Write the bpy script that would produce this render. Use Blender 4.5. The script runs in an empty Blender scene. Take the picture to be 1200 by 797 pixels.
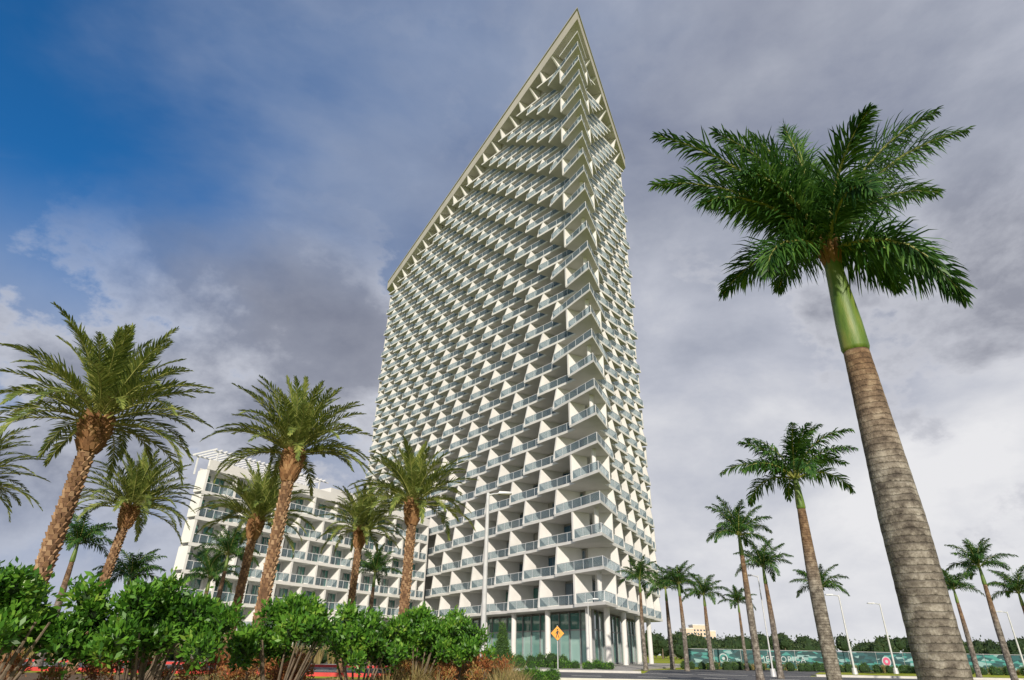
import bpy, math, random
from mathutils import Vector, Matrix
random.seed(7)
R=random.random
def U(a,b): return a+(b-a)*random.random()
scene=bpy.context.scene
COL=scene.collection
Z=Vector((0,0,1))
CAMH=1.2

# ---------------- materials ----------------
def new_mat(name):
    m=bpy.data.materials.new(name); m.use_nodes=True
    nt=m.node_tree; nt.nodes.clear()
    out=nt.nodes.new('ShaderNodeOutputMaterial')
    return m,nt,out
def ramp(nt,cols):
    r=nt.nodes.new('ShaderNodeValToRGB')
    el=r.color_ramp.elements
    while len(el)<len(cols): el.new(0.5)
    for e,(p,c) in zip(el,cols):
        e.position=p; e.color=(c[0],c[1],c[2],1)
    return r
def mat_noise(name,cols,scale=2.0,rough=0.8,bump=0.0,bscale=None,detail=6,metal=0,spec=0.5,mapping=None,dist=0.02):
    m,nt,out=new_mat(name)
    b=nt.nodes.new('ShaderNodeBsdfPrincipled')
    tc=nt.nodes.new('ShaderNodeTexCoord')
    n=nt.nodes.new('ShaderNodeTexNoise'); n.inputs['Scale'].default_value=scale; n.inputs['Detail'].default_value=detail
    src=tc.outputs['Object']
    if mapping:
        mp=nt.nodes.new('ShaderNodeMapping'); mp.inputs['Scale'].default_value=mapping
        nt.links.new(src,mp.inputs['Vector']); src=mp.outputs['Vector']
    nt.links.new(src,n.inputs['Vector'])
    r=ramp(nt,cols); nt.links.new(n.outputs['Fac'],r.inputs['Fac'])
    nt.links.new(r.outputs['Color'],b.inputs['Base Color'])
    b.inputs['Roughness'].default_value=rough; b.inputs['Metallic'].default_value=metal
    b.inputs['Specular IOR Level'].default_value=spec
    if bump:
        n2=nt.nodes.new('ShaderNodeTexNoise'); n2.inputs['Scale'].default_value=bscale or scale*6; n2.inputs['Detail'].default_value=5
        nt.links.new(src,n2.inputs['Vector'])
        bp=nt.nodes.new('ShaderNodeBump'); bp.inputs['Strength'].default_value=bump; bp.inputs['Distance'].default_value=dist
        nt.links.new(n2.outputs['Fac'],bp.inputs['Height']); nt.links.new(bp.outputs['Normal'],b.inputs['Normal'])
    nt.links.new(b.outputs[0],out.inputs['Surface'])
    return m
def mat_leaf(name,cols,trans=0.3,rough=0.45,big=0.0):
    m,nt,out=new_mat(name)
    g=nt.nodes.new('ShaderNodeNewGeometry')
    tc=nt.nodes.new('ShaderNodeTexCoord')
    n=nt.nodes.new('ShaderNodeTexNoise'); n.inputs['Scale'].default_value=1.6; n.inputs['Detail'].default_value=3
    nt.links.new(tc.outputs['Object'],n.inputs['Vector'])
    mx=nt.nodes.new('ShaderNodeMath'); mx.operation='MULTIPLY_ADD'; mx.inputs[1].default_value=0.55; 
    nt.links.new(g.outputs['Random Per Island'],mx.inputs[0])
    m2=nt.nodes.new('ShaderNodeMath'); m2.operation='MULTIPLY_ADD'; m2.inputs[1].default_value=1.1; m2.inputs[2].default_value=-0.3
    nt.links.new(n.outputs['Fac'],m2.inputs[0]); nt.links.new(m2.outputs[0],mx.inputs[2])
    r=ramp(nt,cols); nt.links.new(mx.outputs[0],r.inputs['Fac'])
    b=nt.nodes.new('ShaderNodeBsdfPrincipled'); b.inputs['Roughness'].default_value=rough
    b.inputs['Specular IOR Level'].default_value=0.35
    t=nt.nodes.new('ShaderNodeBsdfTranslucent'); ms=nt.nodes.new('ShaderNodeMixShader'); ms.inputs[0].default_value=trans
    nt.links.new(r.outputs['Color'],b.inputs['Base Color']); nt.links.new(r.outputs['Color'],t.inputs['Color'])
    nt.links.new(b.outputs[0],ms.inputs[1]); nt.links.new(t.outputs[0],ms.inputs[2]); nt.links.new(ms.outputs[0],out.inputs['Surface'])
    return m

M={}
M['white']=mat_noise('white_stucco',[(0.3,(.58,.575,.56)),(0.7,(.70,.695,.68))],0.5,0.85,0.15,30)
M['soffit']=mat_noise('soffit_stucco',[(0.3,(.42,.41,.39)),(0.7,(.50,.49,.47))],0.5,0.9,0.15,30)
M['fin']=mat_noise('fin_stucco',[(0.3,(.64,.63,.61)),(0.7,(.76,.75,.73))],0.4,0.85,0.1,30)
M['annex_white']=mat_noise('annex_stucco',[(0.3,(.70,.69,.67)),(0.7,(.80,.79,.77))],0.4,0.85,0.1,30)
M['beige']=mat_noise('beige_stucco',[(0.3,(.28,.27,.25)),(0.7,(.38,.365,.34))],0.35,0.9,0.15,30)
M['crown_beige']=mat_noise('crown_stucco',[(0.3,(.46,.43,.38)),(0.7,(.54,.51,.46))],0.25,0.9,0.15,30)
M['concrete']=mat_noise('concrete',[(0.3,(.34,.33,.31)),(0.7,(.46,.45,.42))],1.5,0.9,0.3,20)
M['frame']=mat_noise('window_frame',[(0.3,(.26,.27,.28)),(0.7,(.32,.33,.34))],3,0.4,metal=0.4)
M['rail']=mat_noise('white_rail',[(0.3,(.66,.67,.68)),(0.7,(.76,.76,.77))],3,0.4)
M['asphalt']=mat_noise('asphalt',[(0.3,(.09,.091,.095)),(0.7,(.14,.14,.145))],0.8,0.85,0.4,60)
M['pave']=mat_noise('pavement_concrete',[(0.3,(.34,.32,.29)),(0.7,(.44,.42,.38))],0.7,0.9,0.2,30)
M['kerb']=mat_noise('kerb',[(0.3,(.5,.49,.46)),(0.7,(.62,.60,.56))],2,0.9)
M['redkerb']=mat_noise('red_kerb',[(0.3,(.50,.035,.03)),(0.7,(.65,.06,.05))],2,0.6)
M['paint']=mat_noise('road_paint',[(0.3,(.65,.65,.62)),(0.7,(.8,.8,.78))],5,0.7)
M['print']=mat_noise('pale_print',[(0.3,(.40,.46,.46)),(0.7,(.46,.52,.52))],5,0.7)
M['metal']=mat_noise('galvanised_pole',[(0.3,(.50,.51,.52)),(0.7,(.60,.61,.62))],4,0.45,metal=0.2)
M['orange']=mat_noise('orange_sign',[(0.3,(.80,.30,.02)),(0.7,(.86,.36,.03))],4,0.5)
M['black']=mat_noise('black_paint',[(0.3,(.012,.012,.012)),(0.7,(.02,.02,.02))],4,0.5)
M['bark']=mat_noise('shrub_bark',[(0.3,(.10,.075,.05)),(0.7,(.22,.17,.12))],8,0.9,0.4,40)
M['mulch']=mat_noise('mulch',[(0.3,(.09,.06,.035)),(0.7,(.20,.13,.07))],6,0.95,0.8,40)
M['peach']=mat_noise('peach_render',[(0.3,(.62,.48,.38)),(0.7,(.70,.56,.45))],0.2,0.9)
M['date_leaf']=mat_leaf('date_palm_leaf',[(0.1,(.06,.10,.03)),(0.5,(.18,.24,.05)),(0.9,(.40,.43,.11))],0.3)
M['royal_leaf']=mat_leaf('royal_palm_leaf',[(0.1,(.012,.045,.010)),(0.5,(.04,.115,.02)),(0.9,(.13,.25,.045))],0.3)
M['rachis']=mat_noise('leaf_stalk',[(0.3,(.20,.22,.06)),(0.7,(.34,.34,.10))],5,0.5)
M['bush_leaf']=mat_leaf('shrub_leaf',[(0.1,(.02,.06,.010)),(0.4,(.06,.18,.020)),(0.75,(.15,.33,.035)),(1,(.36,.48,.08))],0.3,0.35)
M['hedge_leaf']=mat_leaf('hedge_leaf',[(0.1,(.03,.07,.015)),(0.5,(.07,.16,.03)),(0.9,(.16,.28,.05))],0.25,0.5)
M['far_leaf']=mat_leaf('distant_leaf',[(0.1,(.02,.035,.014)),(0.5,(.045,.075,.025)),(0.9,(.09,.13,.045))],0.2,0.7)
M['grass_blade']=mat_leaf('grass_blade',[(0.1,(.16,.17,.04)),(0.4,(.34,.29,.11)),(0.7,(.46,.34,.17)),(1,(.28,.33,.07))],0.35,0.7)
M['red_leaf']=mat_leaf('red_shrub_leaf',[(0.1,(.20,.06,.02)),(0.5,(.42,.16,.06)),(0.9,(.34,.30,.08))],0.3,0.6)
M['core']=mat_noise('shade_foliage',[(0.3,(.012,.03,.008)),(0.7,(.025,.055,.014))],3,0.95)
M['boot']=mat_leaf('palm_boot',[(0.1,(.12,.07,.04)),(0.5,(.29,.17,.09)),(0.9,(.48,.33,.20))],0.0,0.9)
M['boot_core']=mat_noise('palm_trunk_core',[(0.3,(.10,.055,.03)),(0.7,(.18,.10,.055))],8,0.95,0.5,40)
M['fresh_boot']=mat_leaf('palm_fresh_boot',[(0.1,(.12,.06,.028)),(0.5,(.28,.145,.065)),(0.9,(.42,.26,.13))],0.0,0.85)

def ground_mat():
    m,nt,out=new_mat('lawn')
    tc=nt.nodes.new('ShaderNodeTexCoord'); b=nt.nodes.new('ShaderNodeBsdfPrincipled')
    n1=nt.nodes.new('ShaderNodeTexNoise'); n1.inputs['Scale'].default_value=0.08; n1.inputs['Detail'].default_value=8
    n2=nt.nodes.new('ShaderNodeTexNoise'); n2.inputs['Scale'].default_value=4; n2.inputs['Detail'].default_value=8
    nt.links.new(tc.outputs['Object'],n1.inputs['Vector']); nt.links.new(tc.outputs['Object'],n2.inputs['Vector'])
    a=nt.nodes.new('ShaderNodeMath'); a.operation='ADD'; nt.links.new(n1.outputs['Fac'],a.inputs[0]); nt.links.new(n2.outputs['Fac'],a.inputs[1])
    h=nt.nodes.new('ShaderNodeMath'); h.operation='MULTIPLY'; h.inputs[1].default_value=0.5; nt.links.new(a.outputs[0],h.inputs[0])
    r=ramp(nt,[(0.35,(.16,.20,.02)),(0.5,(.32,.37,.035)),(0.65,(.46,.46,.07))]); nt.links.new(h.outputs[0],r.inputs['Fac'])
    nt.links.new(r.outputs['Color'],b.inputs['Base Color']); b.inputs['Roughness'].default_value=0.95; b.inputs['Specular IOR Level'].default_value=0.1
    bp=nt.nodes.new('ShaderNodeBump'); bp.inputs['Strength'].default_value=0.6; bp.inputs['Distance'].default_value=0.05
    nt.links.new(n2.outputs['Fac'],bp.inputs['Height']); nt.links.new(bp.outputs['Normal'],b.inputs['Normal'])
    nt.links.new(b.outputs[0],out.inputs['Surface']); return m
M['lawn']=ground_mat()

def glass_window(name,cols,rough=0.05,coat=.6):
    m,nt,out=new_mat(name)
    g=nt.nodes.new('ShaderNodeNewGeometry'); b=nt.nodes.new('ShaderNodeBsdfPrincipled')
    r=ramp(nt,cols); nt.links.new(g.outputs['Random Per Island'],r.inputs['Fac'])
    nt.links.new(r.outputs['Color'],b.inputs['Base Color'])
    b.inputs['Roughness'].default_value=rough; b.inputs['Specular IOR Level'].default_value=0.7
    b.inputs['Coat Weight'].default_value=coat; b.inputs['Coat Roughness'].default_value=0.02
    nt.links.new(b.outputs[0],out.inputs['Surface']); return m
M['glass']=glass_window('window_glass',[(0.0,(.008,.028,.055)),(0.5,(.016,.065,.12)),(0.85,(.035,.11,.18)),(1,(.24,.27,.30))],coat=.3)
M['glass_green']=glass_window('green_window_glass',[(0.0,(.02,.09,.08)),(0.5,(.06,.19,.16)),(0.8,(.13,.30,.25)),(1,(.34,.38,.34))],coat=.3)
M['glass_teal']=glass_window('lobby_glass',[(0.0,(.16,.34,.31)),(0.5,(.26,.46,.42)),(1,(.36,.56,.52))],0.1)
def mat_railglass():
    m,nt,out=new_mat('railing_glass')
    t=nt.nodes.new('ShaderNodeBsdfTransparent'); t.inputs[0].default_value=(.80,.88,.91,1)
    b=nt.nodes.new('ShaderNodeBsdfPrincipled'); b.inputs['Base Color'].default_value=(.17,.215,.25,1); b.inputs['Roughness'].default_value=0.06
    b.inputs['Specular IOR Level'].default_value=0.7
    ms=nt.nodes.new('ShaderNodeMixShader'); ms.inputs[0].default_value=0.34
    nt.links.new(t.outputs[0],ms.inputs[1]); nt.links.new(b.outputs[0],ms.inputs[2]); nt.links.new(ms.outputs[0],out.inputs['Surface'])
    return m
M['railglass']=mat_railglass()

def royal_trunk_mat():
    m,nt,out=new_mat('royal_palm_trunk')
    tc=nt.nodes.new('ShaderNodeTexCoord'); sep=nt.nodes.new('ShaderNodeSeparateXYZ'); nt.links.new(tc.outputs['Object'],sep.inputs[0])
    n=nt.nodes.new('ShaderNodeTexNoise'); n.inputs['Scale'].default_value=4.5; n.inputs['Detail'].default_value=10; n.inputs['Roughness'].default_value=0.78
    nt.links.new(tc.outputs['Object'],n.inputs['Vector'])
    w=nt.nodes.new('ShaderNodeMath'); w.operation='MULTIPLY_ADD'; w.inputs[1].default_value=0.10; nt.links.new(n.outputs['Fac'],w.inputs[0]); nt.links.new(sep.outputs['Z'],w.inputs[2])
    s=nt.nodes.new('ShaderNodeMath'); s.operation='MULTIPLY'; s.inputs[1].default_value=12.0; nt.links.new(w.outputs[0],s.inputs[0])
    fr=nt.nodes.new('ShaderNodeMath'); fr.operation='FRACT'; nt.links.new(s.outputs[0],fr.inputs[0])
    rr=ramp(nt,[(0.0,(.22,.22,.22)),(0.12,(1,1,1)),(0.8,(.85,.85,.85)),(1.0,(.5,.5,.5))]); nt.links.new(fr.outputs[0],rr.inputs['Fac'])
    zr=nt.nodes.new('ShaderNodeMapRange'); zr.inputs['From Min'].default_value=3.3; zr.inputs['From Max'].default_value=4.9; nt.links.new(sep.outputs['Z'],zr.inputs['Value'])
    cg=ramp(nt,[(0.38,(.06,.048,.04)),(0.5,(.18,.155,.13)),(0.62,(.38,.345,.30))]); nt.links.new(n.outputs['Fac'],cg.inputs['Fac'])
    cb=ramp(nt,[(0.38,(.06,.035,.02)),(0.5,(.17,.10,.055)),(0.62,(.32,.22,.13))]); nt.links.new(n.outputs['Fac'],cb.inputs['Fac'])
    mx=nt.nodes.new('ShaderNodeMix'); mx.data_type='RGBA'
    nt.links.new(zr.outputs[0],mx.inputs[0]); nt.links.new(cg.outputs['Color'],mx.inputs[6]); nt.links.new(cb.outputs['Color'],mx.inputs[7])
    mu=nt.nodes.new('ShaderNodeMix'); mu.data_type='RGBA'; mu.blend_type='MULTIPLY'; mu.inputs[0].default_value=0.5
    nt.links.new(mx.outputs[2],mu.inputs[6]); nt.links.new(rr.outputs['Color'],mu.inputs[7])
    b=nt.nodes.new('ShaderNodeBsdfPrincipled'); b.inputs['Roughness'].default_value=0.9; nt.links.new(mu.outputs[2],b.inputs['Base Color'])
    n3=nt.nodes.new('ShaderNodeTexNoise'); n3.inputs['Scale'].default_value=30; n3.inputs['Detail'].default_value=6; nt.links.new(tc.outputs['Object'],n3.inputs['Vector'])
    ad=nt.nodes.new('ShaderNodeMath'); ad.operation='MULTIPLY_ADD'; ad.inputs[1].default_value=0.8; nt.links.new(n3.outputs['Fac'],ad.inputs[0]); nt.links.new(rr.outputs['Color'],ad.inputs[2])
    bp=nt.nodes.new('ShaderNodeBump'); bp.inputs['Strength'].default_value=0.8; bp.inputs['Distance'].default_value=0.02
    nt.links.new(ad.outputs[0],bp.inputs['Height']); nt.links.new(bp.outputs['Normal'],b.inputs['Normal'])
    nt.links.new(b.outputs[0],out.inputs['Surface']); return m
M['royal_trunk']=royal_trunk_mat()
M['crownshaft']=mat_noise('palm_crownshaft',[(0.35,(.06,.11,.015)),(0.5,(.10,.175,.022)),(0.7,(.22,.24,.05))],2.0,0.5,0.2,25,mapping=(4,4,0.6))
M['sheath']=mat_noise('palm_sheath',[(0.3,(.14,.06,.025)),(0.7,(.34,.18,.07))],5,0.8,0.3,30,mapping=(4,4,.6))

def fence_mat():
    m,nt,out=new_mat('printed_banner')
    tc=nt.nodes.new('ShaderNodeTexCoord')
    v=nt.nodes.new('ShaderNodeTexVoronoi'); v.inputs['Scale'].default_value=2.2; 
    mp=nt.nodes.new('ShaderNodeMapping'); mp.inputs['Scale'].default_value=(0.6,1,2.0); mp.inputs['Rotation'].default_value=(0,0.6,0)
    nt.links.new(tc.outputs['Object'],mp.inputs['Vector']); nt.links.new(mp.outputs[0],v.inputs['Vector'])
    r=ramp(nt,[(0.0,(.012,.05,.055)),(0.35,(.015,.08,.085)),(0.55,(.05,.24,.22)),(0.75,(.02,.09,.10)),(0.9,(.22,.36,.36))])
    r.color_ramp.interpolation='CONSTANT'
    sp=nt.nodes.new('ShaderNodeSeparateColor'); nt.links.new(v.outputs['Color'],sp.inputs[0]); nt.links.new(sp.outputs[0],r.inputs['Fac'])
    b=nt.nodes.new('ShaderNodeBsdfPrincipled'); b.inputs['Roughness'].default_value=0.6
    nt.links.new(r.outputs['Color'],b.inputs['Base Color']); nt.links.new(b.outputs[0],out.inputs['Surface']); return m
M['banner']=fence_mat()
M['pink']=mat_noise('pink_print',[(0.3,(.5,.08,.16)),(0.7,(.6,.1,.2))],2,0.6)

# ---------------- mesh builder ----------------
class MB:
    def __init__(s): s.v=[]; s.f=[]; s.m=[]; s.mats=[]
    def mi(s,k):
        if k not in s.mats: s.mats.append(k)
        return s.mats.index(k)
    def face(s,pts,k):
        i=len(s.v); s.v.extend(pts); s.f.append(tuple(range(i,i+len(pts)))); s.m.append(s.mi(k))
    def prism(s,poly,z0,z1,k,kb=None):
        n=len(poly); i=len(s.v)
        s.v.extend([(p[0],p[1],z0) for p in poly]); s.v.extend([(p[0],p[1],z1) for p in poly])
        s.f.append(tuple(range(i+n-1,i-1,-1))); s.m.append(s.mi(kb or k))
        s.f.append(tuple(range(i+n,i+2*n))); s.m.append(s.mi(k))
        for j in range(n):
            a=j; b=(j+1)%n
            s.f.append((i+a,i+b,i+n+b,i+n+a)); s.m.append(s.mi(k))
    def hexa(s,b4,t4,k):
        i=len(s.v); s.v.extend(list(b4)+list(t4)); m=s.mi(k)
        for q in ((3,2,1,0),(4,5,6,7),(0,1,5,4),(1,2,6,5),(2,3,7,6),(3,0,4,7)):
            s.f.append(tuple(i+x for x in q)); s.m.append(m)
    def box(s,x0,x1,y0,y1,z0,z1,k):
        s.prism([(x0,y0),(x1,y0),(x1,y1),(x0,y1)],z0,z1,k)
    def bar(s,a,b,w,z0,z1,k):
        a=Vector(a[:2]);b=Vector(b[:2]); d=(b-a)
        if d.length<1e-4: return
        d.normalize(); n=Vector((-d.y,d.x))*w/2
        s.prism([a-n,b-n,b+n,a+n],z0,z1,k)
    def tube(s,path,rad,k,seg=8,cap=True,smooth=False):
        rings=[]; pr=None
        for j,p in enumerate(path):
            p=Vector(p)
            t=(Vector(path[min(j+1,len(path)-1)])-Vector(path[max(j-1,0)])).normalized()
            u=Vector((1,0,0)) if pr is None else pr
            if abs(u.dot(t))>.95: u=Vector((0,1,0))
            u=(u-t*u.dot(t)).normalized(); pr=u; w=t.cross(u)
            r=rad[j] if isinstance(rad,(list,tuple)) else rad
            i=len(s.v)
            for q in range(seg):
                a=2*math.pi*q/seg; s.v.append(tuple(p+u*math.cos(a)*r+w*math.sin(a)*r))
            rings.append(i)
        m=s.mi(k)
        for a,b in zip(rings,rings[1:]):
            for q in range(seg):
                q2=(q+1)%seg; s.f.append((a+q,a+q2,b+q2,b+q)); s.m.append(m)
        if cap:
            s.f.append(tuple(rings[0]+q for q in range(seg-1,-1,-1))); s.m.append(m)
            s.f.append(tuple(rings[-1]+q for q in range(seg))); s.m.append(m)
    def mesh(s,name,smooth=False):
        me=bpy.data.meshes.new(name); me.from_pydata([tuple(v) for v in s.v],[],s.f)
        for k in s.mats: me.materials.append(M[k])
        me.polygons.foreach_set('material_index',s.m)
        if smooth: me.polygons.foreach_set('use_smooth',[True]*len(s.f))
        me.update(); return me
    def obj(s,name,parent=None,smooth=False,loc=None):
        return add(s.mesh(name,smooth),name,parent,loc)
def add(me,name,parent=None,loc=None,rot=0,scale=None):
    o=bpy.data.objects.new(name,me); COL.objects.link(o)
    if parent: o.parent=parent
    if loc: o.location=loc
    o.rotation_euler[2]=rot
    if scale: o.scale=scale if isinstance(scale,tuple) else (scale,)*3
    return o
def empty(name,loc=(0,0,0)):
    e=bpy.data.objects.new(name,None); COL.objects.link(e); e.location=loc; e.empty_display_size=0.3; return e

# ---------------- ground, roads ----------------
g=MB(); g.face([(-3000,-3000,0),(3000,-3000,0),(3000,4000,0),(-3000,4000,0)],'lawn'); g.obj('ground')
r=MB()
r.face([(-160,34,.004),(160,34,.004),(160,50,.004),(-160,50,.004)],'asphalt')
r.face([(10,50,.004),(22,50,.004),(30,66,.004),(48,73,.004),(48,75,.004),(24,73.5,.004),(13,62,.004)],'asphalt')
for i in range(-40,40): r.box(i*4,i*4+1.8,41.95,42.08,.006,.010,'paint')
r.box(-160,160,34.25,34.37,.006,.010,'paint'); r.box(-160,160,49.6,49.72,.006,.010,'paint')
r.obj('road')
k=MB()
k.box(-160,-60,33.8,34,0,.14,'kerb'); k.box(-60,-3,33.8,34,0,.17,'redkerb'); k.box(-3,160,33.8,34,0,.14,'kerb')
k.box(-160,-55,50,50.2,0,.14,'kerb'); k.box(-55,-2,50,50.2,0,.17,'redkerb'); k.box(-2,9.8,50,50.2,0,.14,'kerb'); k.box(22.5,160,50,50.2,0,.14,'kerb')
k.obj('kerb')
p=MB(); p.box(-120,9.6,50.2,53,0,.12,'pave'); p.prism([(-40,53),(9.6,53),(12.6,62),(30,100),(0,112),(-22,90)],0,.118,'pave')
p.box(23,160,50.2,52,0,.12,'pave'); p.obj('pavement')
mu=MB(); mu.prism([(-30,6),(1,8),(5,20),(4,30),(-40,31)],0,.05,'mulch'); mu.obj('planting_bed_soil')

# ---------------- tower ----------------
def V2(x,y): return Vector((x,y))
O=V2(10.0,67.0); dL=V2(-47,87).normalized(); nL=V2(-dL.y,dL.x); 
if nL.dot(-O)<0: nL=-nL
dR=V2(13.8,34).normalized(); nR=V2(dR.y,-dR.x)
LL,LR=98.8,36.7
half=math.acos(dL.dot(dR))/2
tower=empty('apartment_tower',(0,0,0))
sl=MB(); fn=MB(); rl=MB(); rg=MB(); wi=MB(); wl=MB(); lb=MB()
NF=26; FH=3.40; Z0=6.0; ZT=Z0+NF*FH
DW=3.9
def P(face,s,e):
    return (O+dL*s+nL*e) if face==0 else (O+dR*s+nR*e)
C_in=DW/math.tan(half)
def edge(face,k):
    L=LL if face==0 else LR
    nb=12 if face==0 else 5
    s0=5.6; w=(L-s0-1.0)/nb
    amp=0.6+1.5*min(1,max(0,k-3)/10.0)
    ph=0.5*(k%2)
    pts=[(0,0)]; steps=[]
    first=s0+ph*w
    pts.append((first,0)); steps.append(first)
    s=first
    while s+w<=L+1e-6:
        pts.append((s+.01,-amp)); pts.append((s+w,0)); s+=w; steps.append(s)
    if s<L-.5:
        pts.append((s+.01,-amp)); pts.append((L,-amp+amp*(L-s)/w))
    return pts,steps,amp,w,s0
def e_at(pts,s):
    for (a,ea),(b,eb) in zip(pts,pts[1:]):
        if a<=s<=b: return ea+(eb-ea)*(s-a)/max(b-a,1e-6)
    return pts[-1][1]
backc=O+dL*(LL)+dR*(LR)
edges={}
ST=.32
for k_ in range(NF+1):
    z=Z0+k_*FH
    E=[edge(0,k_),edge(1,k_)]; edges[k_]=E
    right=[P(1,s,e) for s,e in E[1][0]]
    left=[P(0,s,e) for s,e in E[0][0]]
    poly=right+[backc]+left[::-1][:-1]
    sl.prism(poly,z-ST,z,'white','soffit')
fu=MB()
for k_ in range(NF):
    z=Z0+k_*FH
    for face in (0,1):
        pts,steps,amp,w,s0=edges[k_][face]; up=edges[k_+1][face][0]
        L=LL if face==0 else LR
        th=.16
        zt=z+FH-ST-.002
        rnd=random.Random(face*1000+k_)
        for s in steps:
            if s>L-0.3: continue
            eo=-0.03; et=e_at(up,s)-0.03
            ib=-DW-.05
            if s<C_in+.3: ib=-s*math.tan(half)*.9
            a=P(face,s-th,ib);b=P(face,s+th,ib);c=P(face,s+th,eo);dd=P(face,s-th,eo)
            c2=P(face,s+th,et);d2=P(face,s-th,et)
            fn.hexa([(*a,z+.002),(*b,z+.002),(*c,z+.002),(*dd,z+.002)],[(*a,zt),(*b,zt),(*c2,zt),(*d2,zt)],'fin')
            # balcony furniture: table and chair backs on some balconies
            if s>C_in+2 and s<L-5 and rnd.random()<.35:
                q=P(face,s+rnd.uniform(1.5,w-2),-2.9)
                fu.tube([(q.x,q.y,z+.002),(q.x,q.y,z+.72)],.04,'frame',6); fu.tube([(q.x,q.y,z+.72),(q.x,q.y,z+.76)],.42,'frame',12)
                for sg_ in (-1,1):
                    c0=q+(dL if face==0 else dR)*.8*sg_
                    fu.box(c0.x-.22,c0.x+.22,c0.y-.22,c0.y+.22,z+.38,z+.45,'beige'); fu.box(c0.x-.22,c0.x+.22,c0.y+.18,c0.y+.24,z+.451,z+.95,'beige')
                    for ax in (-.2,.2):
                        for ay in (-.2,.2): fu.box(c0.x+ax-.02,c0.x+ax+.02,c0.y+ay-.02,c0.y+ay+.02,z+.002,z+.379,'beige')
        a=P(face,L-.3,-DW);b=P(face,L,-DW);eL=e_at(pts,L)-.04
        c=P(face,L,eL);dd=P(face,L-.3,eL)
        fn.hexa([(*a,z+.002),(*b,z+.002),(*c,z+.002),(*dd,z+.002)],[(*a,zt),(*b,zt),(*c,zt),(*dd,zt)],'fin')
        for (a0,ea),(b0,eb) in zip(pts,pts[1:]):
            if b0-a0<.1: continue
            pa=P(face,a0+.08 if a0>0 else .25,ea-.12); pb=P(face,b0-.24,eb-.12)
            ln=(pb-pa).length
            if ln<.4: continue
            rg.bar(pa,pb,.02,z+.08,z+1.0,'railglass')
            rl.bar(pa,pb,.05,z+1.0,z+1.05,'rail')
            n=max(1,int(ln/1.7))
            for i in range(n+1):
                q=pa.lerp(pb,i/n); dv=(pb-pa).normalized()*.02
                rl.bar(q-dv,q+dv,.045,z+.002,z+1.0,'rail')
        s=C_in+.4
        while s<L-2.2:
            wd=rnd.choice([3.6,4.4,5.2,6.5] if k_>7 else [2.6,3.6,4.4]); wd=min(wd,L-.6-s)
            n=max(1,round(wd/1.3)); 
            gk='glass_green' if k_<8 and rnd.random()<.5 else 'glass'
            for i in range(n):
                a=P(face,s+wd*i/n+.04,-DW+.03);b=P(face,s+wd*(i+1)/n-.04,-DW+.03)
                wi.bar(a,b,.06,z+.08,z+2.80,gk)
            for i in range(n+1):
                a=P(face,s+wd*i/n-.035,-DW+.05);b=P(face,s+wd*i/n+.035,-DW+.05)
                wi.bar(a,b,.12,z+.04,z+2.84,'frame')
            wi.bar(P(face,s,-DW+.05),P(face,s+wd,-DW+.05),.11,z+2.841,z+2.91,'frame')
            s+=wd+rnd.choice([.3,.5,.9,1.4] if k_>7 else [.5,.9,1.6,2.6])
def inner_poly(d):
    xi=d/math.tan(half)
    return [P(1,xi,-d),P(1,LR-.02,-d),backc+ (O-backc).normalized()*.5,P(0,LL-.02,-d)]
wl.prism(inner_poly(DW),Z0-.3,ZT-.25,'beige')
def off_poly(o,ext=1.0):
    c=O-(dL+dR).normalized()*(o/math.sin(half))
    return [c,O+dR*(LR+ext)+nR*o,backc+(backc-O).normalized()*1,O+dL*(LL+ext)+nL*o]
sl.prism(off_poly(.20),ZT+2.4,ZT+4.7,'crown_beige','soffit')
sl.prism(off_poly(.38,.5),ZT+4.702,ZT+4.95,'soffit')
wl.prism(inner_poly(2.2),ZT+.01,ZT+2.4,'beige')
for face,L in ((0,LL),(1,LR)):
    n=int(L/3.9)
    for i in range(1,n):
        s=i*L/n
        if s<5: continue
        a=P(face,s-.16,-2.15);b=P(face,s+.16,-2.15);eb=min(0,e_at(edges[NF][face][0],s))-.05;c=P(face,s+.16,eb);dd=P(face,s-.16,eb);c2=P(face,s+.16,.15);d2=P(face,s-.16,.15)
        fn.hexa([(*a,ZT+.003),(*b,ZT+.003),(*c,ZT+.003),(*dd,ZT+.003)],[(*a,ZT+2.398),(*b,ZT+2.398),(*c2,ZT+2.398),(*d2,ZT+2.398)],'fin')
for k_ in range(NF):
    z=Z0+k_*FH; q=O+(dL+dR).normalized()*2.6
    if k_%2==0: fn.tube([(q.x,q.y,z),(q.x,q.y,z+FH-ST-.002)],.26,'fin',10)
# lobby
lw=3.2
C2=lw/math.tan(half)
lb.prism(inner_poly(lw+.6),0.12,Z0-.34,'concrete')
for face,L in ((0,LL),(1,LR)):
    s=C2+.2
    while s<L-2:
        a=P(face,s+.05,-lw-.1);b=P(face,s+2.15,-lw-.1)
        lb.bar(a,b,.06,.3,3.55,'glass_teal'); lb.bar(a,b,.06,3.7,5.4,'glass_green')
        lb.bar(P(face,s-.04,-lw),P(face,s+.04,-lw),.24,.12,5.6,'frame')
        lb.bar(a,b,.16,3.55,3.7,'frame'); lb.bar(a,b,.16,.12,.3,'frame')
        s+=2.2
    s=4.5
    while s<L:
        q=P(face,s,-1.0)
        lb.tube([(q.x,q.y,.1),(q.x,q.y,Z0-ST-.001)],.32,'fin',16); s+=8.2
for n_,mb_ in (('floor_slabs',sl),('fin_walls',fn),('railing_posts',rl),('railing_glass',rg),('windows',wi),('core_walls',wl),('lobby',lb),('balcony_furniture',fu)):
    mb_.obj(n_,tower)

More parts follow.
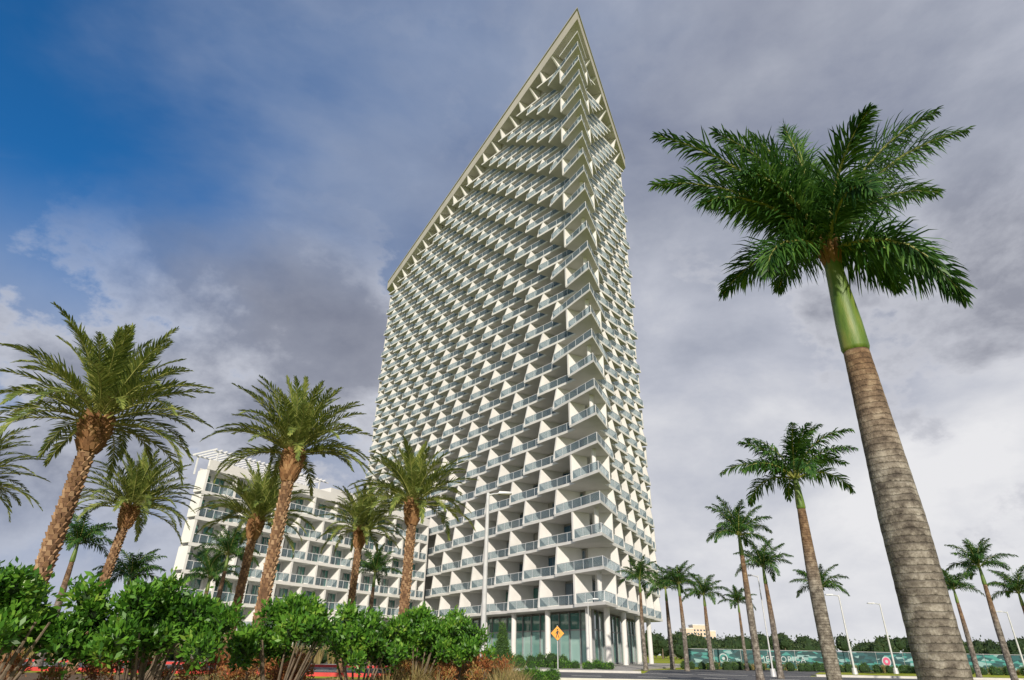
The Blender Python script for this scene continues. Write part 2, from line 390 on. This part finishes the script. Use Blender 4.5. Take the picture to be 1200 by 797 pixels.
# ---------------- annex ----------------
annex=empty('apartment_block')
A0=V2(-37,74); A1=V2(-13.9,110.0); dA=(A1-A0).normalized(); LA=(A1-A0).length; nA=V2(dA.y,-dA.x)
if nA.dot(-A0)<0: nA=-nA
dep=V2(-.44,.9).normalized()*16
def PA(s,e): return A0+dA*s+nA*e
ab=MB(); aw=MB(); ar=MB(); W_='annex_white'
nfa=7; fh=3.0
ab.prism([PA(.1,-2),PA(LA,-2),PA(LA,-2)+dep,PA(.1,-2)+dep],0,nfa*fh,W_)
for k_ in range(1,nfa+1):
    z=k_*fh
    ab.prism([PA(-.2,0),PA(LA,0),PA(LA,0)+dep,PA(-.2,0)+dep],z-.40,z,W_)
nb=10; w=LA/nb
for k_ in range(nfa):
    z=k_*fh; 
    for i in range(nb+1):
        s=min(i*w+(k_%2)*w*.5,LA-.1)
        if i==0 : s=.1
        ab.bar(PA(s,-2.0),PA(s,-.04),.3,z+.002,z+fh-.402,W_)
    for i in range(nb):
        s=i*w
        for (x0,x1) in ((.5,1.7),(2.4,w-.6)):
            n=2
            for j in range(n):
                a=PA(s+x0+(x1-x0)*j/n+.04,-1.97); b=PA(s+x0+(x1-x0)*(j+1)/n-.04,-1.97)
                aw.bar(a,b,.06,z+.15,z+2.3,'glass_green')
            for j in range(n+1):
                q=s+x0+(x1-x0)*j/n; aw.bar(PA(q-.035,-1.95),PA(q+.035,-1.95),.14,z+.1,z+2.35,'frame')
        if k_>0:
            ar.bar(PA(s+.2,-.1),PA(s+w-.2,-.1),.02,z+.1,z+.98,'railglass'); ar.bar(PA(s,-.1),PA(s+w,-.1),.07,z+.98,z+1.05,'rail')
            for j in range(4): ar.bar(PA(s+w*j/4-.03,-.1),PA(s+w*j/4+.03,-.1),.06,z+.002,z+.98,'rail')
zt=nfa*fh
ab.bar(PA(0,-.15),PA(LA,-.15),.3,zt+.002,zt+.8,W_)
for i in range(8):
    s=1.5+i*2.4
    for e in (-1.2,-5.5): ar.bar(PA(s-.08,e),PA(s+.08,e),.16,zt,zt+2.3,'rail')
for i in range(26): 
    s=1.0+i*.72; ar.bar(PA(s,-.8),PA(s,-6),.08,zt+2.42,zt+2.62,'rail')
for e in (-1.2,-5.5): ar.bar(PA(.8,e),PA(20,e),.14,zt+2.3,zt+2.42,'rail')
ab.prism([PA(24,-5),PA(32,-5),PA(32,-11),PA(24,-11)],zt+.01,zt+3,W_)
ab.obj('walls_and_slabs',annex); aw.obj('windows',annex); ar.obj('railings_and_pergola',annex)

# distant building
db=empty('distant_hotel_building'); d1=MB(); 
bx,by=161,640
for i,(x0,x1,h) in enumerate(((0,8,19),(8,17,24),(17,29,27),(29,38,22))):
    d1.box(bx+x0,bx+x1-.01,by,by+15,0,h,'peach')
    for f in range(int(h/3)-1):
        for c in range(int((x1-x0)/3)):
            d1.box(bx+x0+c*3+.7,bx+x0+c*3+2.2,by-.1,by+.1,f*3+1.2,f*3+2.6,'glass')
    d1.box(bx+x0-.3,bx+x1+.3,by-.4,by+15.3,h+.01,h+.9,'fin')
d1.obj('walls',db)

# ---------------- palms ----------------
def frond(mb,base,az,e0,e1,L,nl,leafL,leafW,droop,plume,lk,start=.12,rr=.03,curl=0.0,sweep0=.35,sweep1=1.0,pw=1.25,jit=.1):
    N=12; pts=[Vector(base)]; tans=[]
    for i in range(N+1):
        t=i/N; e=e0+(e1-e0)*(t**pw); a=az+curl*t
        T=Vector((math.cos(a)*math.cos(e),math.sin(a)*math.cos(e),math.sin(e))); tans.append(T)
        if i<N: pts.append(pts[-1]+T*(L/N))
    mb.tube([tuple(x) for x in pts[::2]],[rr*(1-.85*i/6) for i in range(7)],'rachis',4,False)
    for i in range(nl):
        t=start+(1-start)*(i+.5)/nl
        f=t*N; j=min(int(f),N-1); p=pts[j].lerp(pts[j+1],f-j); T=tans[j].lerp(tans[j+1],f-j).normalized()
        S=T.cross(Z)
        if S.length<.15: S=Vector((-math.sin(az),math.cos(az),0))
        S.normalize(); Up=S.cross(T).normalized()
        prof=(math.sin(math.pi*min(1,(t-start*.5)**.62))*.85+.18)*(1 if t>.2 else .75)
        for sg in (-1,1):
            l=leafL*prof*U(.75,1.15)
            ang=plume[0]+U(-1,1)*plume[1]
            sw=sweep0+(sweep1-sweep0)*t+U(-jit,jit)
            d=((S*sg*math.cos(ang)+Up*math.sin(ang))*math.cos(sw)+T*math.sin(sw)).normalized()
            wv=(T-d*T.dot(d)); 
            if wv.length<1e-3: continue
            wv=wv.normalized()*(leafW*.5)
            mid=p+d*l*.5
            d2=(d+Vector((0,0,-droop*U(.3,1.6)))).normalized(); m2=mid+d2*l*.28
            d3=(d2+Vector((0,0,-droop*U(.1,1.3)))).normalized(); tip=m2+d3*l*.22
            i0=len(mb.v); mb.v.extend([p-wv*.6,p+wv*.6,mid+wv,mid-wv,m2+wv*.7,m2-wv*.7,tip]); m=mb.mi(lk)
            mb.f+= [(i0,i0+1,i0+2,i0+3),(i0+3,i0+2,i0+4,i0+5),(i0+5,i0+4,i0+6)]; mb.m+=[m]*3

def date_crown(seed,n=64):
    random.seed(seed); mb=MB()
    for i in range(n):
        u=(i+.5)/n; az=i*2.39996+U(-.25,.25)
        e0=math.radians(87-84*u**.95+U(-9,9)); dr=math.radians(30+48*u**.7+U(-14,14))
        L=U(2.7,3.4)*(1 if u>.15 else .85)
        b=Vector((math.cos(az)*.16,math.sin(az)*.16,.35-.45*u))
        frond(mb,b,az,e0,e0-dr,L,52,.50,.042,.16,(.35,.35),'date_leaf',start=.12,rr=.03,curl=U(-.3,.3),sweep0=.6,sweep1=1.15,pw=1.6,jit=.16)
    return mb.mesh('crown')
def royal_crown(seed,n=16,nl=75,sc=1):
    random.seed(seed); mb=MB()
    for i in range(n):
        u=(i+.5)/n; az=i*2.39996+U(-.3,.3)
        e0=math.radians(86-66*u+U(-8,8)); dr=math.radians(55+50*u+U(-15,15))
        frond(mb,(0,0,-.05),az,e0,e0-dr,U(2.3,2.9),nl,.62,.045,.7,(-.1,.8),'royal_leaf',start=.12,rr=.04,curl=U(-.35,.35),sweep0=.4,sweep1=1.05,jit=.2)
    mb.tube([(0,0,0),(0.02,0,1.2),(.05,0,1.9)],[.04,.02,.005],'crownshaft',5)
    return mb.mesh('crown')
DC=[date_crown(s) for s in (1,2,3)]
RC=[royal_crown(s) for s in (11,12,13)]

def date_trunk_mesh(H,seed):
    random.seed(seed); mb=MB()
    mb.tube([(0,0,0),(0,0,.4),(0,0,H-.9),(0,0,H-.3),(0,0,H+.1)],[.26,.19,.17,.26,.16],'boot_core',12)
    z=.1; i=0
    while z<H-.9:
        az=i*2.39996; r=.17+.05*max(0,1-z/.6)
        c,s=math.cos(az),math.sin(az)
        o=Vector((c,s,0)); t=Vector((-s,c,0)); b=Vector((0,0,z))
        w=U(.07,.09); hh=.15; pr=U(.05,.085)
        mb.hexa([b+o*(r-.03)-t*w*.7+Z*0,b+o*(r-.03)+t*w*.7,b+o*(r+.012)+t*w*.8,b+o*(r+.012)-t*w*.8],
                [b+o*(r-.03)-t*w*.5+Z*hh,b+o*(r-.03)+t*w*.5+Z*hh,b+o*(r+pr)+t*w*.4+Z*hh*.85,b+o*(r+pr)-t*w*.4+Z*hh*.85],'boot')
        z+=.0215; i+=1
    for j in range(150):
        u=j/150; az=j*2.39996; zz=H-1.0+u*1.05
        r=.17+.17*math.sin(math.pi*min(1,u*.62+.12))
        c,s=math.cos(az),math.sin(az); o=Vector((c,s,0)); t=Vector((-s,c,0)); b=Vector((0,0,zz))
        w=.08; hh=U(.16,.28); pr=U(.07,.13)
        mb.hexa([b+o*(r-.08)-t*w,b+o*(r-.08)+t*w,b+o*r+t*w*.9,b+o*r-t*w*.9],
                [b+o*(r-.02)-t*w*.5+Z*hh,b+o*(r-.02)+t*w*.5+Z*hh,b+o*(r+pr)+t*w*.45+Z*hh*.9,b+o*(r+pr)-t*w*.45+Z*hh*.9],'fresh_boot')
    return mb.mesh('trunk')
DT=[date_trunk_mesh(7.2,5),date_trunk_mesh(7.2,6)]
def date_palm(x,y,zc,v,s=1.0,rot=0,lean=(0,0)):
    H=zc+CAMH
    e=empty('date_palm',(x-lean[0],y-lean[1],0))
    add(DT[v%2],'trunk',e,None,rot,(s*1.05,s*1.05,H/7.2))
    add(DC[v%3],'crown',e,(0,0,H),rot,s)
    if lean!=(0,0): e.rotation_euler=(-lean[1]/H,lean[0]/H,0)
for i,(x,y,z,s,rot,lean) in enumerate([(-13.9,19.6,6.7,1.15,.4,(.2,0)),(-8.0,22,6.4,.95,1.9,(.15,0)),(-4.6,29.7,6.3,1.0,3.1,(0,0)),(-17.9,29.4,5.8,.93,4.0,(.5,0)),
     (-12.9,32,5.8,.95,5.2,(.2,0)),(-8.2,35,5.9,.85,.9,(.1,0)),(-21.5,23.5,5.4,.95,2.4,(0,0))]):
    date_palm(x,y,z,i,s,rot,lean)

def royal_trunk(H,shaft,r0,seed,seg=16):
    random.seed(seed); a=MB(); b=MB()
    hs=H-shaft; pth=[];rad=[]
    n=60
    bend=U(-.06,.06)
    for i in range(n+1):
        t=i/n; z=hs*t
        rr=r0*(1.12-.10*t) if t<.55 else r0*(1.065-.62*(t-.55)/.45*.62)
        if t<.08: rr*=1.25-3*t
        pth.append((bend*math.sin(math.pi*t),0,z)); rad.append(rr*(1+.006*((i%2)*2-1)+U(-.006,.006)))
    a.tube(pth,rad,'royal_trunk',seg)
    rt=rad[-1]
    b.tube([(0,0,hs-.02),(0,0,hs+.05),(0,0,hs+shaft*.25),(0,0,hs+shaft*.6),(0,0,H-.12),(0,0,H+.12)],[rt*.98,rt*1.12,rt*1.06,rt*.84,rt*.66,rt*.5],'crownshaft',seg)
    return a.mesh('trunk',True),b.mesh('crownshaft',True)
RT=[royal_trunk(7.2,1.15,.2,21),royal_trunk(7.2,1.1,.19,22)]
def royal_palm(x,y,zc,v,s=1.0,rot=0):
    H=zc+CAMH; e=empty('royal_palm',(x,y,0)); t,c=RT[v%2]
    add(t,'trunk',e,None,rot,(s,s,H/7.2)); add(c,'crownshaft',e,None,rot,(s,s,H/7.2)); add(RC[v%3],'crown',e,(0,0,H),rot,s)
for i,(x,y,z,s) in enumerate([(10.7,22.5,6.0,1.1),(13.6,37,6.4,.95),(17.5,44,5.5,.85),(25,52,5,.9),(28,38,5,.8),(41.6,53,5,.95),(35,51,5,.8),
      (11.8,58,6,.9),(16,66,6,1.0),(15.8,60,5.9,.95),(19.8,66,5.5,.95),(23.5,67,4.9,.8),
      (-27,40,5.6,1.0),(-17,39,5,.8),(-9,44,4.7,.8),(-26,45,4.2,1.0),(-21,46,4.3,.9)]):
    royal_palm(x,y,z,i,s*(.95+.1*((i*37)%7)/7),i*1.3)

# hero royal palm
hp=empty('royal_palm',(4.95,7.8,0)); Hh=5.78+CAMH
a,b=royal_trunk(Hh,1.85,.245,33,32)
add(a,'trunk',hp); add(b,'crownshaft',hp)
random.seed(99); mb=MB()
rad_=math.radians
spec=[ # az, e0, e1, L, curl
 (4,60,14,4.2,-.1),(-2,66,26,3.9,.0),(12,54,2,3.3,.1),(176,66,14,3.6,.1),(168,60,-8,3.2,0),(195,48,-45,2.5,0),
 (95,89,80,2.9,.2),(60,84,62,2.7,0),(150,86,60,2.9,0),(-80,70,5,2.2,0),(-100,35,-70,1.9,.1),(-25,-5,-88,2.1,.2),(205,8,-85,1.8,0),(-60,-10,-88,1.9,0),
 (80,45,-30,2.2,.2),(120,40,-40,2.3,0),(15,20,-75,1.5,0),(140,70,10,2.5,0),(-150,60,-35,2.2,0),(180,80,34,3.0,-.1)]
for az,e0,e1,L,cu in spec:
    frond(mb,(0,0,-.08),rad_(az+U(-3,3)),rad_(e0),rad_(e1),L,165,.68,.028,.5,(-.15,1.15),'royal_leaf',start=.08,rr=.045,curl=cu,sweep0=.45,sweep1=1.15,jit=.3)
mb.tube([(0,0,0),(-.03,0,1.2),(-.05,0,2.3)],[.04,.02,.004],'crownshaft',6)
for i in range(10):
    az=i*.63; c,s=math.cos(az),math.sin(az)
    mb.tube([(c*.08,s*.08,-.45),(c*.12,s*.12,-.15),(c*.2,s*.2,.12+U(-.05,.1))],[.03,.05,.012],'sheath',6)
mb2=mb.mesh('crown'); add(mb2,'crown',hp,(0,0,Hh))

# ---------------- shrubs ----------------
def leaf_cloud(mb,lobes,n,size,k,inner=.7,upb=.3,asp=.42):
    tot=sum(l[3]**2 for l in lobes)
    for (cx,cy,cz,r) in lobes:
        for _ in range(int(n*r*r/tot)):
            d=Vector((random.gauss(0,1),random.gauss(0,1),random.gauss(0,1))).normalized()
            if d.z<-.3 and R()<.5: d.z=-d.z
            rr=r*U(inner,1.0)*(1+.12*math.sin(d.x*7+cx*5)*math.cos(d.y*6+cz*3))
            if R()<.12: rr*=U(1.1,1.5)
            p=Vector((cx,cy,cz))+d*rr
            a=(d*.6+Vector((U(-1,1),U(-1,1),U(-1,1)+upb))).normalized()
            b=a.cross(Vector((U(-1,1),U(-1,1),U(-1,1)))).normalized()
            L=size*U(.7,1.3); w=L*asp
            mid=p+a*L*.5
            mb.face([p,mid+b*w*.5,p+a*L,mid-b*w*.5],k)
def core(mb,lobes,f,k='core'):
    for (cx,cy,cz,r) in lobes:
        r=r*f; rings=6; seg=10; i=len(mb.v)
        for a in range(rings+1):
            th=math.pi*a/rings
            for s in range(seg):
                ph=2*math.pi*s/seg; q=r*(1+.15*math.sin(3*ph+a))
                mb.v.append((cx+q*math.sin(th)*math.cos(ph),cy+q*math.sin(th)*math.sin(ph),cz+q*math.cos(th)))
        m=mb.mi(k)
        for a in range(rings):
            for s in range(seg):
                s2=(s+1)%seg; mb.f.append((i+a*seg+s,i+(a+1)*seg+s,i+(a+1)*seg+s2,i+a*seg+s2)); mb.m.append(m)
def bush_mesh(seed):
    random.seed(seed); mb=MB(); lobes=[]
    for i in range(30):
        a=U(0,6.28); rr=U(.0,.95)
        lobes.append((math.cos(a)*rr,math.sin(a)*rr,U(1.25,1.98)-.3*rr,U(.13,.30)))
    leaf_cloud(mb,lobes,8500,.105,'bush_leaf',.3,.6,.45)
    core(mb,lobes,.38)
    for i in range(13):
        a=U(0,6.28); q=U(.1,.75)
        mb.tube([(math.cos(a)*.1,math.sin(a)*.1,0),(math.cos(a)*q*.5,math.sin(a)*q*.5,.6),(math.cos(a)*q,math.sin(a)*q,1.35)],[.035,.025,.012],'bark',5)
    return mb.mesh('flowering_shrub')
BM=[bush_mesh(s) for s in (41,42,43,44)]
bl=[(-6.9,9.2,1.08,1.15),(-8.4,10.4,1.1,1.15),(-5.15,10,1.0,1.0),(-3.95,12,.97,.94),(-2.95,14,.97,.95),(-2.0,15.3,.97,.9),(-1.2,16,.96,.85),
    (-7.0,13,1.0,1.0),(-10.5,13,1.1,1.2)]
for i,(x,y,s,sx) in enumerate(bl):
    add(BM[i%4],'flowering_shrub',None,(x,y,0),i*1.7,(sx,sx,s))

random.seed(77)
def grass_mass(name,spots,h,nb,k,w=.012):
    mb=MB()
    for (x,y,hs) in spots:
        for _ in range(nb):
            a=U(0,6.28); l=h*hs*U(.6,1.1); out=U(.15,.65)*l
            b=Vector((x+math.cos(a)*U(0,.12),y+math.sin(a)*U(0,.12),0)); o=Vector((math.cos(a),math.sin(a),0)); t=Vector((-math.sin(a),math.cos(a),0))*w
            m1=b+o*out*.35+Z*l*.65; tip=b+o*out+Z*l*U(.8,1.0)
            i0=len(mb.v); mb.v.extend([b-t,b+t,m1+t*.8,m1-t*.8,tip]); m=mb.mi(k)
            mb.f+=[(i0,i0+1,i0+2,i0+3),(i0+3,i0+2,i0+4)]; mb.m+=[m,m]
    return mb.obj(name)
grass_mass('ornamental_grass',[(U(-9,-2.5),U(9.5,22),U(.75,1.0)) for _ in range(90)],.62,110,'grass_blade')
grass_mass('ornamental_grass',[(U(-2.8,.3),U(14,24),U(.8,1.1)) for _ in range(70)],1.0,110,'grass_blade')
grass_mass('ornamental_grass',[(U(-45,-2),U(53.5,64),U(.7,1.1)) for _ in range(240)],1.7,70,'grass_blade',.02)
grass_mass('ornamental_grass',[(U(20,60),U(70,73),U(.7,1)) for _ in range(120)],.8,60,'grass_blade',.02)
def red_shrubs(n,x0,x1,y0,y1,h0,h1,cnt):
    mb=MB(); lob=[(U(x0,x1),U(y0,y1),U(h0,h1),U(.22,.36)) for i in range(n)]
    leaf_cloud(mb,lob,cnt,.07,'red_leaf',.3,.6); 
    for l in lob:
        for j in range(4): mb.tube([(l[0]+U(-.05,.05),l[1],0),(l[0]+U(-.2,.2),l[1]+U(-.2,.2),l[2]+.2)],[.015,.006],'bark',4)
    mb.obj('red_shrub')
red_shrubs(14,-2.4,-.1,15,19,.6,.9,8000)
red_shrubs(9,-5.5,-3.6,13,15,.6,.9,5000)
red_shrubs(9,-9.5,-6,12,15,.6,.85,5000)
def hedge(name,pts,r,h,n,size,k='hedge_leaf'):
    mb=MB(); lob=[(x,y,h-r*U(.8,1.1),r*U(.8,1.2)) for x,y in pts]
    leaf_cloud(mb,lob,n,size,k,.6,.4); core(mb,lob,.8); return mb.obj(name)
hedge('clipped_hedge',[(.5+i*.35,27+U(-.4,.4)+i*.3) for i in range(5)],.36,.6,8000,.06,'bush_leaf')
hedge('clipped_hedge',[(x,69+U(-1,1)) for x in [18+i*.8 for i in range(62)]],.5,.75,16000,.12)
hedge('clipped_hedge',[(-34+i*.9,57+U(-.8,.8)) for i in range(44)],.6,1.1,16000,.12)
hedge('clipped_hedge',[(U(-2,9),U(54,58)) for i in range(26)],.4,.65,9000,.1,'bush_leaf')
mb=MB(); lob=[]
for i in range(26):
    t=i/26; a=i*2.4; q=.65*(1-t)
    lob.append((math.cos(a)*q*.6,math.sin(a)*q*.6,.5+t*2.7,.2+.42*(1-t)))
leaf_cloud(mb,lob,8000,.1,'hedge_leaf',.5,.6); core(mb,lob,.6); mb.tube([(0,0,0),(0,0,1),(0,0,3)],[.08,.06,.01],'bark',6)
mb.obj('conical_evergreen_tree',loc=(-.3,52,0))
# distant trees
random.seed(5); mb=MB(); lob=[]
for i in range(420):
    x=U(-330,420); y=U(215,330)
    h=U(4.0,8.0)*(1+.0010*(y-200))
    for j in range(3): lob.append((x+U(-3.5,3.5),y+U(-2,2),max(2.2,h-U(.8,3.0)),U(1.8,3.2)))
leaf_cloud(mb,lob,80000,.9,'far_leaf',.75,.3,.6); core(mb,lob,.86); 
for l in lob[::3]: mb.tube([(l[0],l[1],0),(l[0],l[1],l[2])],[.25,.12],'bark',5)
mb.obj('distant_trees')

# ---------------- fence ----------------
fe=empty('banner_fence'); f=MB(); FY=75.5
x=20
while x<110:
    f.box(x+.03,x+2.97,FY-.015,FY+.015,.12,1.85,'banner'); f.tube([(x,FY+.06,0),(x,FY+.06,1.95)],.035,'metal',6); x+=3
f.tube([(20,FY+.05,1.9),(110,FY+.05,1.9)],.025,'metal',6)
for i in range(5):
    cx=24+i*18
    for rr,kk,off in ((.5,'print',.03),(.4,'pink' if i%2 else 'banner',.04),(.16,'print',.05)):
        f.face([(cx+rr*math.cos(-a*math.pi/12),FY-off,1.0+rr*math.sin(a*math.pi/12)) for a in range(24)],kk)
f.obj('printed_panels',fe)
def text(s,loc,size,mat,parent):
    c=bpy.data.curves.new('lettering','FONT'); c.body=s; c.size=size; c.align_x='CENTER'; c.align_y='CENTER'; c.extrude=.005; c.space_character=1.2
    o=bpy.data.objects.new('lettering',c); COL.objects.link(o); o.location=loc; o.rotation_euler=(math.pi/2,0,0); c.materials.append(M[mat]); o.parent=parent
for i in range(5): text('METROPICA',(30.5+i*18,FY-.04,1.0),.82,'print',fe)

# ---------------- lamps ----------------
def lamp(x,y,H,s=1,rot=0,r=.08):
    mb=MB()
    mb.tube([(0,0,0),(0,0,.5)],[.2*s,.17*s],'metal',12); mb.tube([(0,0,.5),(0,0,H-.25),(0,0,H)],[r*1.2,r*.75,r*.6],'metal',12)
    mb.tube([(0,0,H-.12),(.25*s,0,H-.04),(.7*s,0,H)],[.045,.04,.035],'metal',8)
    mb.hexa([(.45*s,-.16,H-.05),(1.05*s,-.13,H-.03),(1.05*s,.13,H-.03),(.45*s,.16,H-.05)],[(.5*s,-.13,H+.06),(1.0*s,-.1,H+.05),(1.0*s,.1,H+.05),(.5*s,.13,H+.06)],'metal')
    mb.hexa([(.55*s,-.1,H-.07),(.98*s,-.1,H-.055),(.98*s,.1,H-.055),(.55*s,.1,H-.07)],[(.55*s,-.1,H-.051),(.98*s,-.1,H-.032),(.98*s,.1,H-.032),(.55*s,.1,H-.051)],'paint')
    o=mb.obj('street_lamp',loc=(x,y,0)); o.rotation_euler[2]=rot
lamp(-.93,27,7.45,1.0,0,.1)
lamp(30.4,60,6.4,1.2,math.pi); lamp(37.4,66,6.2,1.2,math.pi); lamp(18.6,48,6.6,1,math.pi,.05); lamp(51.5,68,5.8,1.2,math.pi); lamp(7.6,62,5.8,1,0,.05)
sg=MB(); sg.tube([(0,0,0),(0,0,3.1)],.04,'metal',8)
h=.53
def dia(q,yo,kk):
    sg.hexa([(0,-yo,2.55-q),(q,-yo,2.55),(0,-yo,2.55+q),(-q,-yo,2.55)],[(0,-yo-.006,2.55-q),(q,-yo-.006,2.55),(0,-yo-.006,2.55+q),(-q,-yo-.006,2.55)],kk)
dia(h,.05,'black'); dia(h-.025,.058,'orange')
def q4(p,kk='black'): sg.face([(x,-.068,z) for x,z in p],kk)
q4([(.06*math.cos(a*.785),2.80+.06*math.sin(a*.785)) for a in range(8)])
q4([(-.07,2.48),(.05,2.48),(.07,2.72),(-.05,2.72)]); q4([(.0,2.48),(.05,2.48),(.14,2.24),(.08,2.24)]); q4([(-.07,2.48),(-.02,2.48),(-.08,2.24),(-.14,2.24)]); q4([(.05,2.68),(.16,2.52),(.19,2.55),(.07,2.71)]); q4([(-.05,2.70),(-.16,2.54),(-.13,2.51),(-.04,2.62)])
sg.obj('pedestrian_warning_sign',loc=(3.9,51.5,.0))

# ---------------- world ----------------
SUN_DIR=Vector((.0,-.90,.40)).normalized()
w=bpy.data.worlds.new("World"); scene.world=w; w.use_nodes=True; nt=w.node_tree; nt.nodes.clear()
out=nt.nodes.new('ShaderNodeOutputWorld'); bg=nt.nodes.new('ShaderNodeBackground'); bg.inputs['Strength'].default_value=0.11
sky=nt.nodes.new('ShaderNodeTexSky'); sky.sky_type='NISHITA'; sky.sun_disc=False
sky.sun_elevation=math.asin(SUN_DIR.z); sky.sun_rotation=math.atan2(SUN_DIR.x,SUN_DIR.y)
tc=nt.nodes.new('ShaderNodeTexCoord')
def mth(op,a=None,b=None,c=None,clamp=False):
    n=nt.nodes.new('ShaderNodeMath'); n.operation=op; n.use_clamp=clamp
    for i,v in enumerate((a,b,c)):
        if v is None: continue
        if isinstance(v,(int,float)): n.inputs[i].default_value=v
        else: nt.links.new(v,n.inputs[i])
    return n.outputs[0]
def noise(scale,detail,rough,msc=(1,1,1),loc=(0,0,0),dist=0):
    mp=nt.nodes.new('ShaderNodeMapping'); mp.inputs['Scale'].default_value=msc; mp.inputs['Location'].default_value=loc
    nt.links.new(tc.outputs['Generated'],mp.inputs['Vector'])
    n=nt.nodes.new('ShaderNodeTexNoise'); n.inputs['Scale'].default_value=scale; n.inputs['Detail'].default_value=detail; n.inputs['Roughness'].default_value=rough; n.inputs['Distortion'].default_value=dist
    nt.links.new(mp.outputs[0],n.inputs['Vector']); return n.outputs['Fac']
def smooth(v,a,b,lo=0,hi=1):
    mr=nt.nodes.new('ShaderNodeMapRange'); mr.interpolation_type='SMOOTHSTEP'
    mr.inputs['From Min'].default_value=a; mr.inputs['From Max'].default_value=b; mr.inputs['To Min'].default_value=lo; mr.inputs['To Max'].default_value=hi
    nt.links.new(v,mr.inputs['Value']); return mr.outputs[0]
def mixc(f,a,b):
    mx=nt.nodes.new('ShaderNodeMix'); mx.data_type='RGBA'; nt.links.new(f,mx.inputs[0]); nt.links.new(a,mx.inputs[6]); nt.links.new(b,mx.inputs[7]); return mx.outputs[2]
def dot(v):
    dp=nt.nodes.new('ShaderNodeVectorMath'); dp.operation='DOT_PRODUCT'; nt.links.new(tc.outputs['Generated'],dp.inputs[0]); dp.inputs[1].default_value=Vector(v).normalized(); return dp.outputs['Value']
sep=nt.nodes.new('ShaderNodeSeparateXYZ'); nt.links.new(tc.outputs['Generated'],sep.inputs[0])
nA1=noise(1.6,6,.55,(1,1,1.6),(3,1,0),.3)
nB=noise(2.6,10,.58,(1,1,1.8),(.4,7,2),.15)
nC=noise(1.2,4,.5,(1.2,1.2,2.0),(5,2,9))
nD=noise(2.7,11,.60,(1,1,1.5),(1.7,3.3,5.1),.1)
bl_=mth('MULTIPLY_ADD',nA1,.45,dot((-.76,.40,.66)))
low=smooth(sep.outputs['Z'],.34,.56)
blue=mth('MULTIPLY',smooth(bl_,1.02,1.24),low)
haze=smooth(bl_,.68,1.20,0,.75)
el=mth('MULTIPLY_ADD',sep.outputs['Z'],-0.72,.93)
cc=mth('MULTIPLY_ADD',nB,1.1,el); cc=mth('ADD',cc,-.55); cc2=mth('MULTIPLY_ADD',nC,.9,cc); cc2=mth('ADD',cc2,-.42)
cr=ramp(nt,[(0.0,(.14,.16,.23)),(0.3,(.21,.235,.32)),(0.5,(.31,.335,.41)),(0.7,(.45,.47,.54)),(1.0,(.74,.74,.76))]); nt.links.new(cc2,cr.inputs['Fac'])
hz=nt.nodes.new('ShaderNodeRGB'); hz.outputs[0].default_value=(.12,.21,.40,1)
base=mixc(haze,cr.outputs['Color'],hz.outputs[0])
nD2=mth('MULTIPLY_ADD',smooth(dot((-.42,.78,.42)),.95,.995),.12,nD)
cum=ramp(nt,[(0.50,(.66,.66,.70)),(0.55,(.48,.49,.54)),(0.63,(.25,.26,.31)),(0.75,(.17,.18,.23))]); nt.links.new(nD2,cum.inputs['Fac'])
cm=mth('MULTIPLY',smooth(nD2,.50,.55,0,.8),mth('MULTIPLY',smooth(sep.outputs['Z'],.46,.62,1,.08),smooth(sep.outputs['Z'],.08,.24,.35,1)))
sc=nt.nodes.new('ShaderNodeVectorMath'); sc.operation='SCALE'; sc.inputs[3].default_value=10; nt.links.new(mixc(cm,base,cum.outputs['Color']),sc.inputs[0])
tint=nt.nodes.new('ShaderNodeVectorMath'); tint.operation='MULTIPLY'; nt.links.new(sky.outputs[0],tint.inputs[0]); tint.inputs[1].default_value=(.16,.78,1.35)
nt.links.new(mixc(blue,sc.outputs[0],tint.outputs[0]),bg.inputs['Color']); nt.links.new(bg.outputs[0],out.inputs['Surface'])

ld=bpy.data.lights.new('sun','SUN'); ld.energy=4.6; ld.angle=math.radians(1.0); ld.color=(1,.91,.78)
lo=bpy.data.objects.new('sun',ld); COL.objects.link(lo); lo.rotation_euler=(-SUN_DIR).to_track_quat('-Z','Y').to_euler()

# ---------------- camera ----------------
th=math.radians(27.2); roll=.0192
F=Vector((0,math.cos(th),math.sin(th))); Uv=Vector((0,-math.sin(th),math.cos(th))); Rv=Vector((1,0,0))
X=(Rv+Uv*roll).normalized(); Y=(Uv-Rv*roll).normalized()
cd=bpy.data.cameras.new('camera'); cam=bpy.data.objects.new('camera',cd); COL.objects.link(cam)
m=Matrix((( X.x,Y.x,-F.x,0),(X.y,Y.y,-F.y,0),(X.z,Y.z,-F.z,CAMH),(0,0,0,1))); cam.matrix_world=m
cd.sensor_width=36; cd.lens=36*712/1200; cd.clip_end=6000; cd.clip_start=.05
scene.camera=cam
scene.view_settings.view_transform='Standard'; scene.view_settings.look='None'; scene.view_settings.exposure=0
